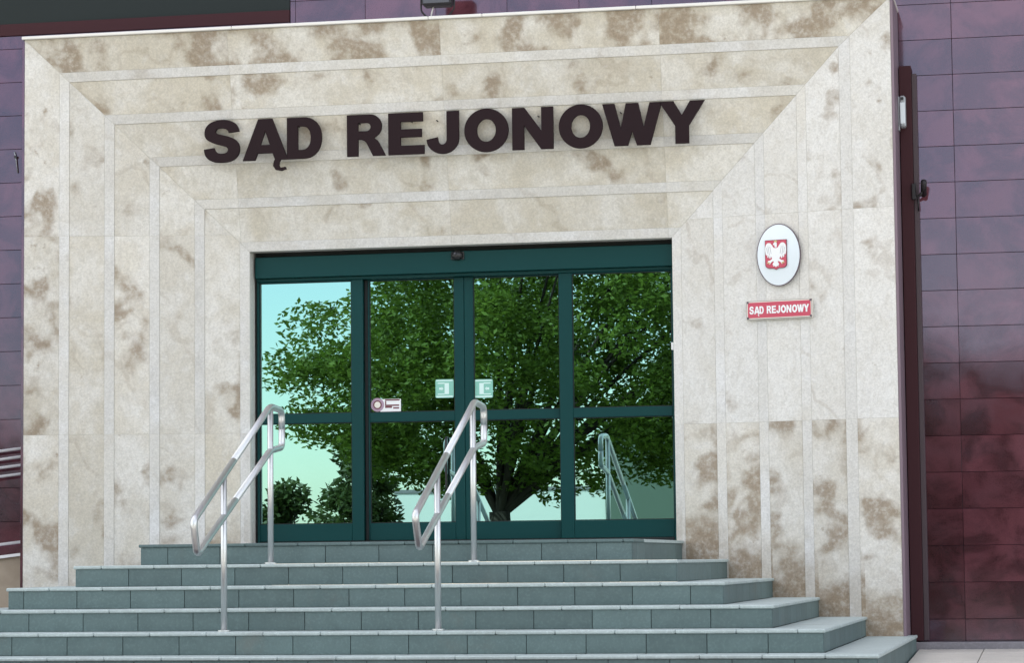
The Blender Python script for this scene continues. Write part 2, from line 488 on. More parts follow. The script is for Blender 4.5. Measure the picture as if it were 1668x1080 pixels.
# plinth, ramp rails on the left
pl = empty('plaster_plinth', (-3, 0.1, -0.9), 'beige plaster plinth at the foot of the maroon wall, left of portal', 'plinth')
bm = bmesh.new()
v0 = [bm.verts.new(p) for p in ((-6, .06, -1.1), (-1.82, .06, -1.1), (-1.82, .06, -.042), (-6, .06, -.50))]
bm.faces.new(v0); r_ = bmesh.ops.extrude_face_region(bm, geom=bm.faces[:])
bmesh.ops.translate(bm, verts=[v for v in r_['geom'] if isinstance(v, bmesh.types.BMVert)], vec=(0, .185, 0))
obj('body', bm, M_PLINTH, pl)
bm = bmesh.new()
v0 = [bm.verts.new(p) for p in ((-6, .03, -.50), (-1.82, .03, -.042), (-1.82, .03, -.018), (-6, .03, -.476))]
bm.faces.new(v0); r_ = bmesh.ops.extrude_face_region(bm, geom=bm.faces[:])
bmesh.ops.translate(bm, verts=[v for v in r_['geom'] if isinstance(v, bmesh.types.BMVert)], vec=(0, .215, 0))
obj('capping', bm, M_WHITE, pl)
rail = empty('ramp_railing', (-3, 0.1, -0.4), 'white tube ramp railing against the maroon wall, left of portal', 'railing')
SL = 0.16
for zr in (.828, .758, .688, .615, .048):
    obj('rail_tube', tube(bmesh.new(), [(-6, .1, zr - 4.0 * SL * .66), (-1.83, .1, zr + .17 * SL)], .0125, 10), M_WHITE, rail, True)
for xp in (-4.6, -3.2):
    obj('post', tube(bmesh.new(), [(xp, .135, -.42 if xp < -4 else -.2), (xp, .135, .80 + (xp + 2) * .155)], .02, 10), M_WHITE, rail, True)

# ------------------------------------------------------------------ stone portal
portal = empty('stone_portal', (W / 2, -0.2, -0.8), 'stepped beige stone portal framing the glass entrance doors', 'portal')
XL = [-j * PL for j in range(6)]
XR = [W + v for v in (0, PR, 2 * PR, 3 * PR, 4 * PR, OR)]
ZT = [H + j * PT for j in range(6)]
YD = [-DEP * j / 5 for j in range(6)]
SW = 0.078
ZBOT = -1.0

def clip(poly, axis, lo, hi):
    for s, lim in ((1, lo), (-1, hi)):
        out = []
        for i in range(len(poly)):
            a, b = poly[i], poly[(i + 1) % len(poly)]
            da, db = s * (a[axis] - lim), s * (b[axis] - lim)
            if da >= 0: out.append(a)
            if (da > 0 and db < 0) or (da < 0 and db > 0):
                t = da / (da - db); out.append(tuple(a[k] + (b[k] - a[k]) * t for k in range(2)))
        poly = out
        if len(poly) < 3: return []
    return poly

def inset(poly, d):
    n = len(poly); ar = sum(poly[i][0] * poly[(i + 1) % n][1] - poly[(i + 1) % n][0] * poly[i][1] for i in range(n))
    if ar < 0: poly = poly[::-1]
    L = []
    for i in range(n):
        a, b = Vector(poly[i]), Vector(poly[(i + 1) % n]); t = (b - a).normalized(); nn = Vector((-t.y, t.x))
        L.append((a + nn * d, t))
    out = []
    for i in range(n):
        p, t = L[i - 1]; q, s = L[i]
        den = t.x * s.y - t.y * s.x
        if abs(den) < 1e-6: out.append(tuple(q)); continue
        u = ((q - p).x * s.y - (q - p).y * s.x) / den
        out.append(tuple(p + t * u))
    return out

def stone_piece(name, poly, yf, m, thick=0.05, gap=0.0007, bev=0.0011, stain=0.0, pale=0.0):
    p2 = inset(poly, gap)
    bm = bmesh.new()
    fr = [bm.verts.new((x, yf(x, z), z)) for x, z in p2]
    bk = [bm.verts.new((x, yf(x, z) + thick, z)) for x, z in p2]
    ff = bm.faces.new(fr); bm.faces.new(bk[::-1])
    n = len(fr)
    for i in range(n): bm.faces.new((fr[i], bk[i], bk[(i + 1) % n], fr[(i + 1) % n]))
    bmesh.ops.recalc_face_normals(bm, faces=bm.faces[:])
    bmesh.ops.bevel(bm, geom=list(ff.edges), offset=bev, segments=1, profile=0.5, affect='EDGES')
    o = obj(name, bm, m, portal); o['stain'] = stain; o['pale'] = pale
    return o

TOPJ = [-9, -0.067, 1.704, 3.474, 9]
JAMJ = [-9, 0.918, 2.55, 4.3]
mortar = bmesh.new()
def mort(poly, yf):
    fr = [mortar.verts.new((x, yf(x, z) + .0025, z)) for x, z in poly]
    bk = [mortar.verts.new((x, yf(x, z) + .03, z)) for x, z in poly]
    mortar.faces.new(fr); mortar.faces.new(bk[::-1]); n = len(fr)
    for i in range(n): mortar.faces.new((fr[i], bk[i], bk[(i + 1) % n], fr[(i + 1) % n]))

for j in range(5):
    yo, yi = YD[j + 1], YD[j]
    sl, sr, sz = XL[j] - SW, XR[j] + SW, ZT[j] + SW
    LAP = 0.006                                # each course laps a little over the next one inward
    yT = lambda x, z, j=j, yo=yo, yi=yi: yi + (yo + LAP - yi) * (z - ZT[j]) / (ZT[j + 1] - ZT[j])
    yL = lambda x, z, j=j, yo=yo, yi=yi: yi + (yo + LAP - yi) * (XL[j] - x) / (XL[j] - XL[j + 1])
    yR = lambda x, z, j=j, yo=yo, yi=yi: yi + (yo + LAP - yi) * (x - XR[j]) / (XR[j + 1] - XR[j])
    f_ = SW / PT
    sr = XR[j] + (XR[j + 1] - XR[j]) * f_; sl = XL[j] - PL * f_; sz = ZT[j] + PT * f_
    pieces = [
        ('T', 0, [(XL[j + 1], ZT[j + 1]), (XR[j + 1], ZT[j + 1]), (sr, sz), (sl, sz)], yT, M_STONE),
        ('L', 1, [(XL[j + 1], ZBOT), (XL[j + 1], ZT[j + 1]), (sl, sz), (sl, ZBOT)], yL, M_STONE),
        ('R', 1, [(XR[j + 1], ZBOT), (sr, ZBOT), (sr, sz), (XR[j + 1], ZT[j + 1])], yR, M_STONE),
        ('T', 0, [(sl, sz), (sr, sz), (XR[j], ZT[j]), (XL[j], ZT[j])], yT, M_STRIP),
        ('L', 1, [(sl, ZBOT), (sl, sz), (XL[j], ZT[j]), (XL[j], ZBOT)], yL, M_STRIP),
        ('R', 1, [(sr, ZBOT), (XR[j], ZBOT), (XR[j], ZT[j]), (sr, sz)], yR, M_STRIP),
    ]
    for side, axis, poly, yf, m in pieces:
        mort(poly, yf)
        J = TOPJ if axis == 0 else JAMJ
        for a, b in zip(J[:-1], J[1:]):
            pc = clip(poly, axis, a, b)
            if not pc: continue
            if m is M_STRIP: st = 0.25 if (side == 'T' and j == 4) else 0.0
            else:
                st = {'T': (0.35, 0.4, 0.35, 0.5, 0.95)[j], 'L': (0.35, 0.45, 0.5, 0.35, 0.7)[j], 'R': (0.1, 0.12, 0.2, 0.3, 0.25)[j]}[side] * random.uniform(.75, 1.2)
                if side == 'R' and b == 0.918: st = 0.75
                if side == 'T' and a > 3 and j >= 3: st *= 1.3
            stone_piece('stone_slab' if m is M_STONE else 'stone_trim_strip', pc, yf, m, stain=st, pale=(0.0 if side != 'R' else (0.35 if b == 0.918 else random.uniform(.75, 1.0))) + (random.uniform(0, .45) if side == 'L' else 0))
obj('mortar_bed', mortar, M_MORTAR, portal)
bm = bmesh.new()
abox(bm, XL[5] + .012, XL[0] - .012, .055, WALL_Y + .02, ZBOT, ZT[5] - .02)
abox(bm, XR[0] + .012, XR[5] - .012, .055, WALL_Y + .02, ZBOT, ZT[5] - .02)
abox(bm, XL[0] - .011, XR[0] + .011, .055, WALL_Y + .02, ZT[0] + .012, ZT[5] - .02)
obj('masonry_core', bm, M_MORTAR, portal)
obj('side_cladding', box(XR[5] + .0015, XR[5] + .022, YD[5] + .004, WALL_Y - .002, -1.0, ZT[5] - .001, .002), M_SIDE, portal)['label'] = 'mauve side face of the portal'
obj('side_cladding', box(XL[5] - .022, XL[5] - .0015, YD[5] + .004, WALL_Y - .002, -1.0, ZT[5] - .001, .002), M_GRAN, portal)
# coping in lengths
xs = [XL[5] - .02, -0.02, 1.62, 2.06, 3.3, XR[5] + .03]
for a, b in zip(xs[:-1], xs[1:]):
    obj('coping', box(a + .002, b - .002, YD[5] - .022, WALL_Y - .004, ZT[5] + .001, ZT[5] + .026, .004), M_COPE, portal)
# reveal lining of the opening (between funnel and door frame)
bm = bmesh.new()
obj('reveal', box(-.014, -.001, .001, .145, -.02, H + .012), M_STRIP, portal)
obj('reveal', box(W + .001, W + .014, .001, .145, -.02, H + .012), M_STRIP, portal)
obj('reveal', box(-.0005, W + .0005, .001, .145, H + .0005, H + .012), M_STRIP, portal)

# ------------------------------------------------------------------ steps
steps = empty('entrance_steps', (W / 2, -2, -0.9), 'broad grey-green tiled steps rising to the glass entrance', 'steps')
PITCH = 0.393
tile_cache = {}
def cuts(a, b, off):
    c = [a]; k = math.floor((a - off) / PITCH) + 1
    while off + k * PITCH < b - .05:
        if off + k * PITCH > a + .05: c.append(off + k * PITCH)
        k += 1
    c.append(b); return list(zip(c[:-1], c[1:]))
NS = 6
TT = 0.024
for k in range(NS):
    zt = -k * RI; yf = Y1 - k * T; xl = -EL - k * T; xr = W + ER + k * T
    yb = -0.02
    zb = zt - RI if k < NS - 1 else -1.2
    core = obj('step', box(xl + .012, xr - .012, yf + .012, yb, zb + (.003 if k < NS - 1 else 0), zt - TT), M_CORE, steps)
    rz0 = zb + (.0 if k < NS - 1 else .08); rz1 = zt - TT - .001
    def sub(nm, b, m):
        o = obj(nm, b, m, core); return o
    off = (0.15, -.02, .12, .30, -.073, .13)[k]
    for a, b in cuts(xl + .001, xr - .001, off):
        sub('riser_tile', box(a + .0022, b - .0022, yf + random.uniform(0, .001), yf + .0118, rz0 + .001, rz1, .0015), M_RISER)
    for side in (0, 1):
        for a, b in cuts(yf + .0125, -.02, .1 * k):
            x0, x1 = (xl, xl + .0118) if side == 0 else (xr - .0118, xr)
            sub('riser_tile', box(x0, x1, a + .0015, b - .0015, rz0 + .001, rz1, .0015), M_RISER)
    # treads: front run, then the two side runs back to the portal
    NO = .012
    ty0, ty1 = yf - NO, yf + T - (.001 if k else 0)
    if k == 0: ty1 = yf + .5
    for a, b in cuts(xl - NO, xr + NO, off + .19):
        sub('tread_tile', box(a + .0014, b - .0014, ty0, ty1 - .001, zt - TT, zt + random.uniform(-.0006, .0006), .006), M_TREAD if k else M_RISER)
    if k == 0:
        sub('landing_tile', box(xl - NO, xr + NO, ty1 + .002, .35, zt - TT, zt - .0005, .003), M_TREAD)
    else:
        for side in (0, 1):
            x0, x1 = (xl - NO, xl + T - .002) if side == 0 else (xr - T + .002, xr + NO)
            for a, b in cuts(ty1 + .001, -.05, .17 * k):
                sub('tread_tile', box(x0, x1, a + .0012, b - .0012, zt - TT, zt + random.uniform(-.0006, .0006), .006), M_TREAD)

# ------------------------------------------------------------------ handrails
def handrail(x, pts, feet, label):
    (u0, u1, u2, u3, l1, l0) = pts     # (y,z): bottom of upper tube, top of upper tube, far end, far end low, top of lower tube, bottom of lower tube
    h = empty('handrail', (x, feet[0][0], feet[0][1]), label, 'handrail', 'steel handrails on the entrance steps')
    P = lambda q: (x, q[0], q[1])
    loop = bend([P(((u0[0] + u1[0]) / 2, (u0[1] + u1[1]) / 2)), P(u1), P(u2), P(u3), P(l1), P(l0), P(u0)], .06, 5)
    start = loop[0]
    # closed loop: upper tube, end return, lower tube, bottom return
    up = bend([P(((u0[0] + u1[0]) / 2, (u0[1] + u1[1]) / 2)), P(u1), P(u2), P(((u2[0] + u3[0]) / 2, (u2[1] + u3[1]) / 2))], .07, 6)
    lo = bend([P(((u2[0] + u3[0]) / 2, (u2[1] + u3[1]) / 2)), P(u3), P(l1), P(((l1[0] + l0[0]) / 2, (l1[1] + l0[1]) / 2))], .05, 6)
    bt = bend([P(((l1[0] + l0[0]) / 2, (l1[1] + l0[1]) / 2)), P(l0), P(u0), P(((u0[0] + u1[0]) / 2, (u0[1] + u1[1]) / 2))], .05, 6)
    obj('upper_rail', tube(bmesh.new(), up, .0235, 16), M_STEEL, h, True)
    obj('lower_rail', tube(bmesh.new(), lo, .0235, 16), M_STEEL, h, True)
    obj('end_loop', tube(bmesh.new(), bt, .0235, 16), M_STEEL, h, True)
    for (fy, fz, top) in feet:
        o = obj('post', tube(bmesh.new(), [(x, fy, fz), (x, fy, top)], .021, 16), M_STEEL, h, True)
        obj('floor_flange', tube(bmesh.new(), [(x, fy, fz + .001), (x, fy, fz + .012)], .042, 20), M_STEEL, h)
        # thin stem carrying the upper tube
    return h
def zup(p, y): (a, b) = p; t = (y - a[0]) / (b[0] - a[0]); return a[1] + t * (b[1] - a[1])
A = ((-4.52, .135), (-2.754, .973), (-2.456, .955), (-2.456, .690), (-2.758, .655), (-4.445, -.085))
handrail(.98, A, ((-3.86, -.6, zup((A[0], A[1]), -3.86) - .015), (-2.75, -.15, .955)), 'steel handrail on the left side of the entrance steps')
B = ((-4.493, .155), (-2.66, .979), (-2.34, .958), (-2.345, .697), (-2.69, .650), (-4.385, -.062))
handrail(2.45, B, ((-3.855, -.6, zup((B[0], B[1]), -3.855) - .015), (-2.72, -.15, .945)), 'steel handrail on the centre of the steps before the sliding doors')

# ------------------------------------------------------------------ door
DY = 0.15            # front of the fixed frame
door = empty('glass_entrance_door', (W / 2, DY, 0), 'dark green framed sliding entrance door with mirrored glass panes', 'door')
def dpart(nm, x0, x1, z0, z1, y0=DY, y1=DY + .09, m=None, par=None, bev=.003):
    return obj(nm, box(x0, x1, y0, y1, z0, z1, bev), m or M_GREEN, par or door)
dpart('header_gap', -.001, W + .001, 2.372, H + .01, DY + .03, DY + .09, M_RUBBER)
dpart('header', .018, W - .004, 2.198, 2.371, DY - .055, DY + .09)
dpart('header_rail', .018, W - .004, 2.172, 2.197, DY - .01, DY + .09)
dpart('jamb', -.0005, .016, .0, 2.371, DY + .02, DY + .09, M_RUBBER)
dpart('jamb', .0165, .034, .0, 2.1715)
dpart('jamb', W - .034, W + .0005, .0, 2.1715)
dpart('threshold', .0345, W - .0345, .0005, .03, DY, DY + .09, M_RUBBER)
def sash(x0, x1, sl, sr, y, name, hand=None):
    """leaf with stiles of width sl/sr, bottom rail, transom and two panes"""
    s = empty(name, (x0, y, .03)); s.parent = door
    s.matrix_parent_inverse = Matrix.Translation(door.location).inverted()
    def p(nm, a, b, c, d, m=M_GREEN, y0=0.0, y1=.045, bev=.003):
        o = obj(nm, box(a, b, y + y0, y + y1, c, d, bev), m)
        o.parent = s; o.matrix_parent_inverse = Matrix.Translation((x0, y, .03)).inverted(); return o
    if sl: p('stile', x0, x0 + sl, .031, 2.171)
    if sr: p('stile', x1 - sr, x1, .031, 2.171)
    a, b = x0 + sl + .0005, x1 - sr - .0005
    p('bottom_rail', a, b, .031, .172); p('transom', a, b, .998, 1.076)
    p('top_rail', a, b, 2.162, 2.171)
    for (c, d) in ((.1725, .9975), (1.0765, 2.1615)):
        p('glass_pane', a - .004, b + .004, c - .004, d + .004, M_GLASS, .019, .025, 0)
        # thin gasket round each pane
        for (ga, gb, gc, gd) in ((a, b, c, c + .006), (a, b, d - .006, d), (a, a + .006, c + .006, d - .006), (b - .006, b, c + .006, d - .006)):
            p('gasket', ga, gb, gc, gd, M_RUBBER, .012, .0188, 0)
    return s, p
sash(.0345, .915, 0, .098, DY + .005, 'side_light')
sash(2.548, 3.4645, .108, 0, DY + .005, 'side_light')
sA, pA = sash(.945, 1.752, .012, .082, DY + .055, 'sliding_leaf')
sB, pB = sash(1.755, 2.546, .074, .006, DY + .055, 'sliding_leaf')
dpart('shadow_gap', .9155, .9445, .031, 2.171, DY + .06, DY + .09, M_RUBBER)  # black strip fills the gap, its shade put into the colour
# pull - added bar on the left leaf imitating the left handrail's reflection
def mirrored_rail(x, y, z0, z1, s):
    o = obj('rail_reflection_bar', tube(bmesh.new(), bend([(x, y, z0), (x, y - .05, z0), (x, y - .05, z1), (x, y, z1)], .02, 4), .009, 10), M_DARKM, None, True)
    o.parent = s; o.matrix_parent_inverse = Matrix.Translation(s.location).inverted()
mirrored_rail(1.60, DY + .075, .44, .86, sA)

# things on the door
sen = empty('motion_sensor', (1.73, DY - .055, 2.33), 'small black dome motion sensor on the green door header', 'sensor')
bm = bmesh.new(); bmesh.ops.create_uvsphere(bm, u_segments=18, v_segments=10, radius=.048)
for v in bm.verts: v.co = Vector((v.co.x * 1.05, v.co.y * .9, v.co.z * .85)) + Vector((1.73, DY - .068, 2.334))
obj('dome', bm, M_BLACK, sen, True)
obj('base', box(1.675, 1.785, DY - .068, DY - .0555, 2.30, 2.366, .004), M_BLACK, sen)
bm = bmesh.new(); bmesh.ops.create_uvsphere(bm, u_segments=10, v_segments=6, radius=.013)
for v in bm.verts: v.co += Vector((1.718, DY - .108, 2.345))
obj('lens', bm, M_LAMPG, sen, True)
GY = DY + .055 + .019        # front of sliding glass
def rrect(x0, x1, z0, z1, r, n=5):
    out = []
    for cx, cz, a0 in ((x1 - r, z1 - r, 0), (x0 + r, z1 - r, 90), (x0 + r, z0 + r, 180), (x1 - r, z0 + r, 270)):
        for k in range(n + 1):
            a = math.radians(a0 + 90 * k / n); out.append((cx + r * math.cos(a), cz + r * math.sin(a)))
    return out
def exit_sticker(x0, z0, mirror, label):
    s = .152
    y = GY - .0015
    e = empty('exit_sticker', (x0 + s / 2, y, z0), label, 'sticker', 'emergency exit stickers on the sliding doors')
    obj('backing', prism(rrect(x0, x0 + s, z0, z0 + s, .012), y - .001, y), M_EXIT, e)
    X = lambda u: x0 + s * (1 - u if mirror else u)
    def r(u0, u1, v0, v1):
        a, b = sorted((X(u0), X(u1)))
        obj('print', box(a, b, y - .0016, y - .0011, z0 + s * v0, z0 + s * v1), M_EXITW, e)
    r(.05, .95, .90, .96); r(.05, .95, .04, .11)
    r(.50, .74, .20, .80); r(.12, .50, .76, .82); r(.12, .50, .18, .23); r(.2, .36, .44, .56)
    ar = [(X(.44), z0 + s * .5), (X(.34), z0 + s * .60), (X(.34), z0 + s * .40)]
    if mirror: ar = ar[::-1]
    obj('arrow', prism(ar, y - .0016, y - .0011), M_EXITW, e)
exit_sticker(1.506, 1.185, False, 'green exit sticker left of the meeting stiles')
exit_sticker(1.832, 1.178, True, 'green exit sticker right of the meeting stiles')
st = empty('notice_sticker', (1.07, GY, 1.08), 'small white sticker with a dark red ring, low on the left sliding pane', 'sticker')
y = GY - .0015
def disc(cx, cz, r, n=28): return [(cx + r * math.cos(2 * math.pi * k / n), cz + r * math.sin(2 * math.pi * k / n)) for k in range(n)]
obj('label', prism(rrect(1.04, 1.215, 1.083, 1.186, .006), y - .001, y), M_WHITE, st)
obj('ring', prism(disc(1.018, 1.14, .056), y - .002, y - .0011), mat('mauve_print', (.36, .25, .33), .5), st)
obj('ring', prism(disc(1.018, 1.14, .036), y - .003, y - .0021), M_DRED, st)
obj('centre', prism(disc(1.018, 1.14, .026), y - .004, y - .0031), M_CREAM, st)
for (a, b, c, d) in ((1.082, 1.205, 1.172, 1.183), (1.082, 1.20, 1.128, 1.14), (1.082, 1.14, 1.113, 1.127), (1.082, 1.092, 1.14, 1.17), (1.15, 1.2, 1.106, 1.118)):
    obj('print', box(a, b, y - .0016, y - .0011, c, d), M_DRED, st)
obj('push_button', box(W - .022, W - .001, .02, .06, 1.515, 1.575, .004), M_WHITE)
tag(bpy.data.objects['push_button'], 'tiny white push button box on the right door reveal', 'button')

# dim lobby behind the glass
lob = empty('lobby', (W / 2, 2.5, 0)); lob['kind'] = 'structure'
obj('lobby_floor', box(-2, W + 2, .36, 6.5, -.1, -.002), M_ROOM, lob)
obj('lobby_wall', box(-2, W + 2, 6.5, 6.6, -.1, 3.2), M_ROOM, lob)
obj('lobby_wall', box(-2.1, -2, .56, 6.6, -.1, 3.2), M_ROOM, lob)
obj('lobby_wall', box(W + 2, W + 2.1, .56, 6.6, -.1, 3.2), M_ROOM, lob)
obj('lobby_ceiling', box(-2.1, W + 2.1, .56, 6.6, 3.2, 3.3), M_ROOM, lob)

# ------------------------------------------------------------------ letters
def arc(cx, cz, rx, rz, a0, a1, n=14, pw=1.0):
    out = []
    for k in range(n + 1):
        a = math.radians(a0 + (a1 - a0) * k / n); c, s = math.cos(a), math.sin(a)
        out.append((cx + rx * math.copysign(abs(c) ** pw, c), cz + rz * math.copysign(abs(s) ** pw, s)))
    return out
def stroke(path, w0):
    """outline of a centre line with varying half width"""
    n = len(path); L, R = [], []
    for i, ((x, z), w) in enumerate(zip(path, w0)):
        a, b = path[max(0, i - 1)], path[min(n - 1, i + 1)]
        t = Vector((b[0] - a[0], b[1] - a[1])).normalized(); nn = Vector((-t.y, t.x))
        L.append((x + nn.x * w, z + nn.y * w)); R.append((x - nn.x * w, z - nn.y * w))
    return L + R[::-1]
def glyph(c):
    """outline, holes in a unit box: x 0..1, z 0..1"""
    if c == 'O':
        return arc(.5, .5, .5, .52, 0, 352, 44), [arc(.5, .5, .215, .27, 0, 352, 36)]
    if c == 'D':
        o = [(0, 0), (.48, 0)] + arc(.48, .5, .52, .5, -90, 90, 20, .92) + [(0, 1)]
        i = [(.315, .215)] + arc(.44, .5, .245, .285, -90, 90, 16, .9) + [(.315, .785)]
        return o, [i]
    if c == 'E':
        return [(0, 0), (1, 0), (1, .215), (.345, .215), (.345, .41), (.93, .41), (.93, .605), (.345, .605), (.345, .785), (.96, .785), (.96, 1), (0, 1)], []
    if c == 'R':
        o = [(0, 0), (.29, 0), (.29, .40), (.36, .40), (.44, .375), (.50, .32), (.67, 0), (1.0, 0), (.83, .31), (.78, .38), (.70, .43)] + \
            arc(.60, .715, .30, .285, -55, 90, 14) + [(0, 1)]
        i = [(.29, .60), (.50, .60)] + arc(.50, .70, .115, .10, -90, 90, 10) + [(.29, .80)]
        return o, [i]
    if c == 'N':
        return [(0, 0), (.29, 0), (.29, .57), (.70, 0), (1, 0), (1, 1), (.71, 1), (.71, .44), (.30, 1), (0, 1)], []
    if c == 'W':
        return [(.20, 0), (.425, 0), (.50, .33), (.575, .0), (.80, 0), (1, 1), (.795, 1), (.69, .42), (.605, 1), (.395, 1), (.31, .42), (.205, 1), (0, 1)], []
    if c == 'Y':
        return [(.35, 0), (.65, 0), (.65, .415), (1, 1), (.68, 1), (.5, .67), (.32, 1), (0, 1), (.35, .415)], []
    if c == 'J':
        o = [(1, 1), (.62, 1), (.62, .36)] + arc(.49, .32, .13, .115, 0, -170, 10) + [(.345, .385), (0, .33)] + arc(.50, .34, .50, .36, 195, 360, 18)
        return o, []
    if c == 'A':
        return [(0, 0), (.275, 0), (.33, .165), (.66, .165), (.715, 0), (1, 0), (.655, 1), (.345, 1)], [[(.395, .37), (.60, .37), (.498, .71)]]
    if c == 'S':
        q = [(.02, .315, 1), (.30, .345, 1), (.335, .265), (.405, .215), (.505, .20), (.61, .215), (.665, .27), (.655, .325), (.60, .365), (.46, .405), (.30, .45), (.14, .52), (.06, .60),
             (.035, .71), (.07, .84), (.17, .94), (.32, 1.0), (.50, 1.02), (.72, .995), (.87, .92), (.95, .80), (.965, .725, 1), (.69, .70, 1), (.65, .765), (.58, .805), (.48, .815), (.38, .80),
             (.335, .755), (.345, .715), (.40, .68), (.53, .65), (.70, .605), (.86, .535), (.955, .43), (.985, .31), (.955, .175), (.86, .065), (.71, 0.0), (.50, -.02), (.29, .0), (.13, .075), (.045, .185)]
        n = len(q); sm = []
        for i in range(n):
            p1, p2 = Vector(q[i][:2]), Vector(q[(i + 1) % n][:2])
            p0 = p1 if len(q[i]) > 2 else Vector(q[i - 1][:2])
            p3 = p2 if len(q[(i + 1) % n]) > 2 else Vector(q[(i + 2) % n][:2])
            for k in range(1 if len(q[i]) > 2 and len(q[(i + 1) % n]) > 2 else 3):
                t = k / 3
                sm.append(tuple(.5 * ((2 * p1) + (p2 - p0) * t + (2 * p0 - 5 * p1 + 4 * p2 - p3) * t * t + (3 * p1 - p0 - 3 * p2 + p3) * t ** 3)))
        return sm, []
    if c == 'ogonek':
        pts = [(.42, 1.1), (.30, .80), (.26, .48), (.36, .24), (.58, .16), (.85, .26)]
        w = [.16, .17, .18, .17, .14, .10]
        return stroke(pts, w), []
def put_letter(c, x0, x1, z0, z1, yf, yb, m, parent, bev=.002, name='letter'):
    o, hs = glyph(c)
    f = lambda p: [(x0 + (x1 - x0) * u, z0 + (z1 - z0) * v) for u, v in p]
    return obj(name, prism(f(o), yf, yb, bev, [f(h) for h in hs]), m, parent)
sign = empty('sign_lettering', (1.75, -.27, 3.12), 'large dark letters reading SĄD REJONOWY above the doors', 'sign')
LZ0, LZ1 = 3.123, 3.462
LX = [('S', -.305, .010), ('A', .030, .412), ('D', .404, .696), ('R', .907, 1.228), ('E', 1.250, 1.548), ('J', 1.566, 1.833),
      ('O', 1.877, 2.238), ('N', 2.268, 2.602), ('O', 2.646, 3.000), ('W', 2.998, 3.476), ('Y', 3.452, 3.816)]
for c, a, b in LX:
    o = put_letter(c, a, b, LZ0, LZ1, -.292, -.264, M_LETTER, sign)
    if c == 'A':
        put_letter('ogonek', .275, .415, 3.028, 3.128, -.2915, -.2645, M_LETTER, o, .001, 'ogonek')
    # fixing pins into the slab
    for xx in (a + (b - a) * .3, a + (b - a) * .62):
        q = obj('fixing_pin', tube(bmesh.new(), [(xx, -.268, (LZ0 + LZ1) / 2 + .1), (xx, -.20, (LZ0 + LZ1) / 2 + .1)], .005, 6), M_DARKM, sign)

# ------------------------------------------------------------------ emblem and plaque on the right jamb
EY = -.240
em = empty('emblem_plate', (4.371, EY, 1.97), 'oval pale plate with white eagle on a red shield, right jamb', 'emblem')
ECX, ECZ, ERX, ERZ = 4.371, 2.219, .181, .246
obj('rim', prism([(ECX + (ERX) * math.cos(t), ECZ + (ERZ) * math.sin(t)) for t in np.linspace(0, 2 * math.pi, 64, endpoint=False)], EY, EY + .012), M_RIM, em)
bm = bmesh.new(); n = 48; prev = None
for i, s in enumerate((1.0, .8, .55, .3, .02)):
    ring = [bm.verts.new((ECX + (ERX - .007) * s * math.cos(2 * math.pi * k / n), EY - .001 - .016 * (1 - s * s), ECZ + (ERZ - .007) * s * math.sin(2 * math.pi * k / n))) for k in range(n)]
    if prev:
        for k in range(n): bm.faces.new((prev[k], prev[(k + 1) % n], ring[(k + 1) % n], ring[k]))
    prev = ring
bm.faces.new(prev)
obj('plate', bm, M_PLATE, em, True)
sx0, sx1, sz0, sz1 = 4.268, 4.447, 2.108, 2.336
scx = (sx0 + sx1) / 2
shield = [(sx0, sz1), (sx0, sz0 + .035)] + arc(sx0 + .035, sz0 + .035, .035, .030, 180, 270, 5) + [(scx - .02, sz0 + .003), (scx, sz0 - .008), (scx + .02, sz0 + .003)] + arc(sx1 - .035, sz0 + .035, .035, .030, 270, 360, 5) + [(sx1, sz1)]
obj('shield', prism(shield, EY - .022, EY - .014), M_DRED, em)
ins = [(scx + (x - scx) * .955, 2.222 + (z - 2.222) * .965) for x, z in shield]
obj('shield_field', prism(ins, EY - .0235, EY - .0221), M_RED, em)
# eagle: half outline (u from axis, v from 0 bottom to 1 top), wings raised
wing = [(.04, .70), (.10, .72), (.16, .80), (.24, .88), (.34, .89), (.42, .84), (.465, .74), (.47, .62), (.45, .50), (.42, .44), (.39, .50), (.37, .38), (.33, .36), (.31, .46), (.28, .34), (.24, .33), (.22, .42), (.18, .36)]
leg = [(.16, .32), (.25, .27), (.36, .25), (.34, .20), (.38, .17), (.28, .165), (.27, .12), (.22, .19), (.13, .24)]
tail = [(.08, .22), (.15, .12), (.11, .09), (.12, .05), (.05, .07), (.0, .02)]
half = wing + leg + tail
headL = [(.0, .72), (-.045, .74), (-.05, .80), (-.085, .815), (-.12, .80), (-.10, .86), (-.05, .90), (.0, .91), (.05, .88), (.055, .80), (.05, .73)]
def ez(u, v): return (scx + u * .184, sz0 + .008 + v * .222)
right = [ez(u, v) for u, v in half]
leftp = [ez(-u, v) for u, v in half[:-1]][::-1]
obj('eagle', prism(right + leftp, EY - .0275, EY - .0236), M_WHITE, em)
obj('eagle_head', prism([ez(u, v) for u, v in headL], EY - .0275, EY - .0236), M_WHITE, em)
obj('crown', prism([ez(u, v) for u, v in ((-.055, .905), (-.075, .985), (-.035, .95), (0, 1.0), (.035, .95), (.075, .985), (.055, .905))], EY - .0275, EY - .0236), M_GOLD, em)
for s in (-1, 1):
    p_ = [ez(s * u, v) for u, v in ((.27, .20), (.37, .215), (.40, .16), (.33, .175), (.30, .12), (.26, .17))]
    obj('talon', prism(p_ if s > 0 else p_[::-1], EY - .0285, EY - .0276), M_GOLD, em)
for s in (-1, 1):
    for (u0, v0, u1, v1) in ((.20, .50, .26, .76), (.28, .46, .34, .78), (.36, .52, .40, .72)):
        a, b = ez(s * u0, v0), ez(s * u1, v1); d = .0018
        q_ = [(a[0] - d, a[1]), (a[0] + d, a[1]), (b[0] + d, b[1]), (b[0] - d, b[1])]
        obj('feather_line', prism(q_, EY - .0281, EY - .0276), M_GREY, em)

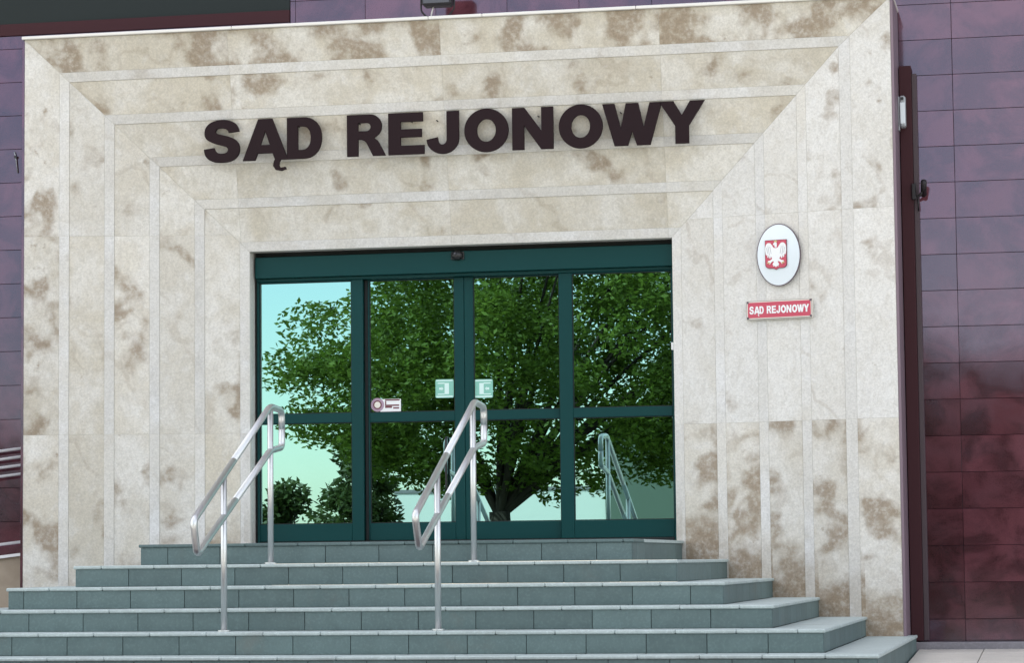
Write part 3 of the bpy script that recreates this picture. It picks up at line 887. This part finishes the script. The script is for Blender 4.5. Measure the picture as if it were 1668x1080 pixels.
em.rotation_euler.z = -math.atan(.082 / .344)
PY = -.240
plq = empty('court_plaque', (4.369, PY, 1.72), 'small red plaque lettered SĄD REJONOWY below the eagle emblem', 'sign')
px0, px1, pz0, pz1 = 4.096, 4.643, 1.716, 1.868
obj('plate', box(px0, px1, PY, PY + .014, pz0, pz1, .003), M_CREAM, plq)
obj('frame_line', prism(rrect(px0 + .004, px1 - .004, pz0 + .004, pz1 - .004, .004), PY - .0012, PY - .0002), M_RIM, plq)
obj('frame_line', prism(rrect(px0 + .008, px1 - .008, pz0 + .008, pz1 - .008, .004), PY - .0024, PY - .0013), M_CREAM, plq)
obj('field', prism(rrect(px0 + .015, px1 - .015, pz0 + .015, pz1 - .015, .004), PY - .0036, PY - .0025), M_RED, plq)
for (a, b) in ((px0 + .016, pz0 + .016), (px1 - .016, pz0 + .016), (px0 + .016, pz1 - .016), (px1 - .016, pz1 - .016)):
    obj('screw', prism(disc(a, b, .008, 12), PY - .007, PY - .0037), M_RIM, plq)
k = (px1 - px0 - .055) / (3.816 + .305)
for c, a, b in LX:
    q = lambda v: px0 + .0275 + (v + .305) * k
    o = put_letter(c, q(a), q(b), 1.762, 1.822, PY - .0062, PY - .0037, M_WHITE, plq, 0)
    if c == 'A': put_letter('ogonek', q(.275), q(.415), 1.744, 1.763, PY - .0062, PY - .0037, M_WHITE, o, 0, 'ogonek')

plq.rotation_euler.z = -math.atan(.082 / .344)

# ------------------------------------------------------------------ fixtures
duct = empty('wall_duct', (5.33, .16, -.8), 'dark maroon box duct standing in the corner right of the portal', 'duct')
obj('casing', box(XR[5] + .028, 5.408, .13, WALL_Y - .003, -.80, 3.735, .003), M_DUCT, duct)
obj('edge_trim', box(5.4085, 5.448, .19, WALL_Y - .003, -.80, 3.68, .003), mat('mauve_edge_trim', (.055, .034, .042), .5), duct)
lamp = empty('side_lamp', (5.31, 0, 3.2), 'slim grey lamp fixed to the side of the portal beside the duct', 'lamp')
obj('backplate', box(XR[5] + .0225, XR[5] + .034, .0, .075, 3.20, 3.47, .003), M_GREY, lamp)
obj('housing', box(XR[5] + .0345, XR[5] + .082, -.01, .085, 3.225, 3.475, .012), M_GREY, lamp)
obj('cover_glass', box(XR[5] + .04, XR[5] + .076, -.018, -.0105, 3.25, 3.42, .003), M_PLATE, lamp)
obj('screw', tube(bmesh.new(), [(XR[5] + .058, -.0105, 3.45), (XR[5] + .058, -.018, 3.45)], .012, 12), M_BLACK, lamp)
cc = empty('wall_camera', (5.46, .15, 2.66), 'small dark camera on a bracket at the edge of the duct', 'camera')
obj('bracket', tube(bmesh.new(), bend([(5.40, .125, 2.69), (5.46, .11, 2.69), (5.49, .10, 2.74)], .02, 4), .012, 10), M_DARKM, cc, True)
obj('mount', box(5.395, 5.43, .1, .129, 2.66, 2.79, .006), M_DARKM, cc)
obj('camera_body', tube(bmesh.new(), [(5.485, .15, 2.70), (5.495, .02, 2.79)], .024, 14), M_DARKM, cc, True)
obj('cable', tube(bmesh.new(), bend([(5.44, .14, 2.68), (5.445, .15, 2.60), (5.44, .2, 2.58)], .02, 4), .006, 8), M_DARKM, cc, True)
fl = empty('floodlight', (1.645, -.2, ZT[5] + .026), 'dark floodlight on a yoke standing on top of the portal', 'floodlight')
zc = ZT[5] + .026
obj('yoke', tube(bmesh.new(), bend([(1.51, -.2, zc + .22), (1.51, -.2, zc + .09), (1.56, -.2, zc + .035), (1.73, -.2, zc + .035), (1.785, -.2, zc + .10), (1.785, -.2, zc + .22)], .02, 4), .0075, 8), M_DARKM, fl, True)
obj('foot', box(1.60, 1.69, -.24, -.16, zc, zc + .028, .004), M_GREY, fl)
hous = obj('lamp_housing', box(1.525, 1.77, -.26, -.13, zc + .12, zc + .34, .02), M_DARKM, fl)
obj('lamp_glass', box(1.54, 1.755, -.266, -.2605, zc + .14, zc + .32, .002), M_LAMPG, hous)
obj('cable', tube(bmesh.new(), bend([(1.60, -.15, zc + .005), (1.585, -.18, zc + .04), (1.60, -.19, zc + .09), (1.61, -.19, zc + .125)], .03, 4), .006, 8), M_COPE, fl, True)
hk = empty('wall_hook', (-2.12, WALL_Y, 3.3), 'tiny dark cable hook on the maroon wall left of the portal', 'hook')
obj('eye', tube(bmesh.new(), [(-2.13, WALL_Y - .03, 3.315), (-2.13, WALL_Y + .0, 3.315)], .012, 10), M_BLACK, hk)
obj('cable', tube(bmesh.new(), [(-2.145, WALL_Y - .008, 3.36), (-2.13, WALL_Y - .012, 3.31), (-2.115, WALL_Y - .008, 3.18)], .006, 6), M_GREY, hk, True)

# ------------------------------------------------------------------ trees and houses across the forecourt (mirrored in glass and granite)
def leaf_mesh(centres, radii, per, size, flat=0.75):
    C, S = [], []
    for c, r, n in zip(centres, radii, per):
        d = rng.normal(size=(n, 3)); d /= np.linalg.norm(d, axis=1)[:, None]
        rad = r * rng.uniform(.15, 1, n) ** .5
        p = np.array(c) + d * rad[:, None] * np.array((1, 1, flat))
        C.append(p)
    C = np.concatenate(C); n = len(C)
    a = rng.normal(size=(n, 3)); a[:, 2] *= .5; a /= np.linalg.norm(a, axis=1)[:, None]
    b = rng.normal(size=(n, 3)); b -= a * (a * b).sum(1)[:, None]; b /= np.linalg.norm(b, axis=1)[:, None]
    s = (size * rng.uniform(.6, 1.3, n))[:, None]
    V = np.stack((C - a * s, C + b * s * .42, C + a * s, C - b * s * .42), 1).reshape(-1, 3)
    me = bpy.data.meshes.new('crown')
    me.vertices.add(4 * n); me.vertices.foreach_set('co', V.ravel())
    me.loops.add(4 * n); me.loops.foreach_set('vertex_index', np.arange(4 * n, dtype=np.int32))
    me.polygons.add(n); me.polygons.foreach_set('loop_start', np.arange(0, 4 * n, 4, dtype=np.int32))
    me.polygons.foreach_set('loop_total', np.full(n, 4, dtype=np.int32))
    me.update(); me.validate()
    return me

def tree(name, base, crown_c, crown_r, nclump, per, size, label, lm=None, cr=.62, trunk_r=.25, env=None, group=None):
    t = empty(name, base, label, 'tree', group)
    base = Vector(base); cc = Vector(crown_c)
    cen, rad = [], []
    while len(cen) < nclump:
        u = rng.uniform(-1, 1, 3)
        q = np.linalg.norm(u)
        if q > 1 or q < rng.uniform(0, .85): continue
        if env and not env(u): continue
        cen.append((cc.x + u[0] * crown_r[0], cc.y + u[1] * crown_r[1], cc.z + u[2] * crown_r[2])); rad.append(cr * rng.uniform(.6, 1.35))
    bm = bmesh.new()
    fork = Vector((base.x, base.y, base.z + (cc.z - crown_r[2] - base.z) * .8 + .3))
    tube(bm, [base - Vector((0, 0, .2)), base + (fork - base) * .5 + Vector((.05, 0, 0)), fork], trunk_r, 10, True, trunk_r * .8)
    idx = rng.choice(len(cen), min(len(cen), 26), replace=False)
    for i in idx:
        e = Vector(cen[i]); mid = fork.lerp(e, .5) + Vector((0, 0, .35))
        tube(bm, [fork - Vector((0, 0, .1)), fork.lerp(mid, .5) + Vector((0, 0, .12)), mid, e], trunk_r * .30, 6, False, .015)
    obj('trunk', bm, M_BARK, t, True)
    me = leaf_mesh(cen, rad, [per] * len(cen), size)
    obj('crown', me, lm or M_LEAF, t)
    return t

gy = lambda y: gz(y) - .12
# the big tree opposite the doors: dome-shaped, wider below
tree('deciduous_tree', (-4.55, -31.7, gy(-31.7)), (-3.6, -31.7, 5.35), (6.4, 4.4, 4.2), 600, 215, .075,
     'large spreading green tree opposite the doors, filling their reflection', M_LEAF, .62, .27,
     env=lambda u: (u[0] > -.56 + .72 * u[2]) and not (u[2] < -.45 and abs(u[0]) < .25 and rng.uniform() < .5))
tree('deciduous_tree', (-11.1, -46, gy(-46)), (-11.1, -46, .9), (.75, 1.1, 2.2), 55, 150, .11,
     'small round tree reflected low in the left door pane', M_LEAFD, .42, .12)
spots = [(-18.3, 1.75, 1.2), (-17.0, 2.1, 1.0), (-15.6, 1.8, 1.2), (-23.5, 3.4, 2.3), (-27.0, 4.4, 2.6)]
for i, (x, top, r) in enumerate(spots):
    zb_ = gy(-60)
    tree('conifer_tree' if i < 3 else 'deciduous_tree', (x, -60, zb_), (x, -60, (zb_ + .5 + top) / 2), (r, 1.2, (top - zb_ - .5) / 2), 40 if i < 3 else 60, 150, .13,
         ['leftmost dark conifer in the hedge line reflected in the lower left pane', 'tallest dark conifer in the hedge line reflected in the lower left pane', 'dark conifer beside the small round tree in the lower left reflection',
          'leafy tree left of the conifers, mirrored in the left granite wall', 'tall leafy tree farthest left, mirrored in the left granite wall'][i],
         M_LEAFD, .55, .15, env=(lambda u: abs(u[0]) < .75 - .6 * u[2]) if i < 3 else None)
lab = ['nearest', 'second', 'third', 'fourth', 'fifth']
for i, x in enumerate((3.0, 6.2, 9.8, 13.4, 17.2)):
    top = (5.4, 4.9, 5.7, 5.2, 5.9)[i]; zb_ = gy(-52)
    tree('deciduous_tree', (x, -52, zb_), (x, -52, (zb_ + .4 + top) / 2), (2.6, 1.8, (top - zb_ - .4) / 2), 130, 140, .15,
         '%s tree from the portal in the dense row mirrored in the right granite wall' % lab[i], M_LEAFD, .75, .2, group='row of trees across the forecourt')

def house(name, x0, x1, y0, y1, z1, m, label, nwin):
    zb_ = gy(-60)
    h = empty(name, ((x0 + x1) / 2, y1, zb_), label, 'building')
    obj('wall', box(x0, x1, y0, y1, zb_ - .1, z1 - .12), m, h)
    obj('roof', box(x0 - .03, x1 + .03, y0 - .03, y1 + .03, z1 - .12, z1, .01), M_KERB, h)
    for i in range(nwin):
        xa = x0 + (x1 - x0) * (i + .35) / nwin
        w = obj('window', box(xa, xa + (x1 - x0) / nwin * .3, y1 + .001, y1 + .04, zb_ + 1.0, zb_ + 2.1, .01), M_WHITE, h)
        obj('pane', box(xa + .07, xa + (x1 - x0) / nwin * .3 - .07, y1 + .041, y1 + .05, zb_ + 1.07, zb_ + 2.03), M_SHADE, w)
M_HW = mat('white_render', (.74, .75, .73), .85); M_HG = mat('grey_green_render', (.11, .145, .12), .85)
house('low_building', -14.0, -7.35, -70, -61.3, 2.1, M_HW, 'low white building reflected under the big tree', 0)
house('low_building', -7.3, 1.5, -72, -61, 4.1, M_HG, 'grey-green flat roofed building reflected in the right door pane', 0)
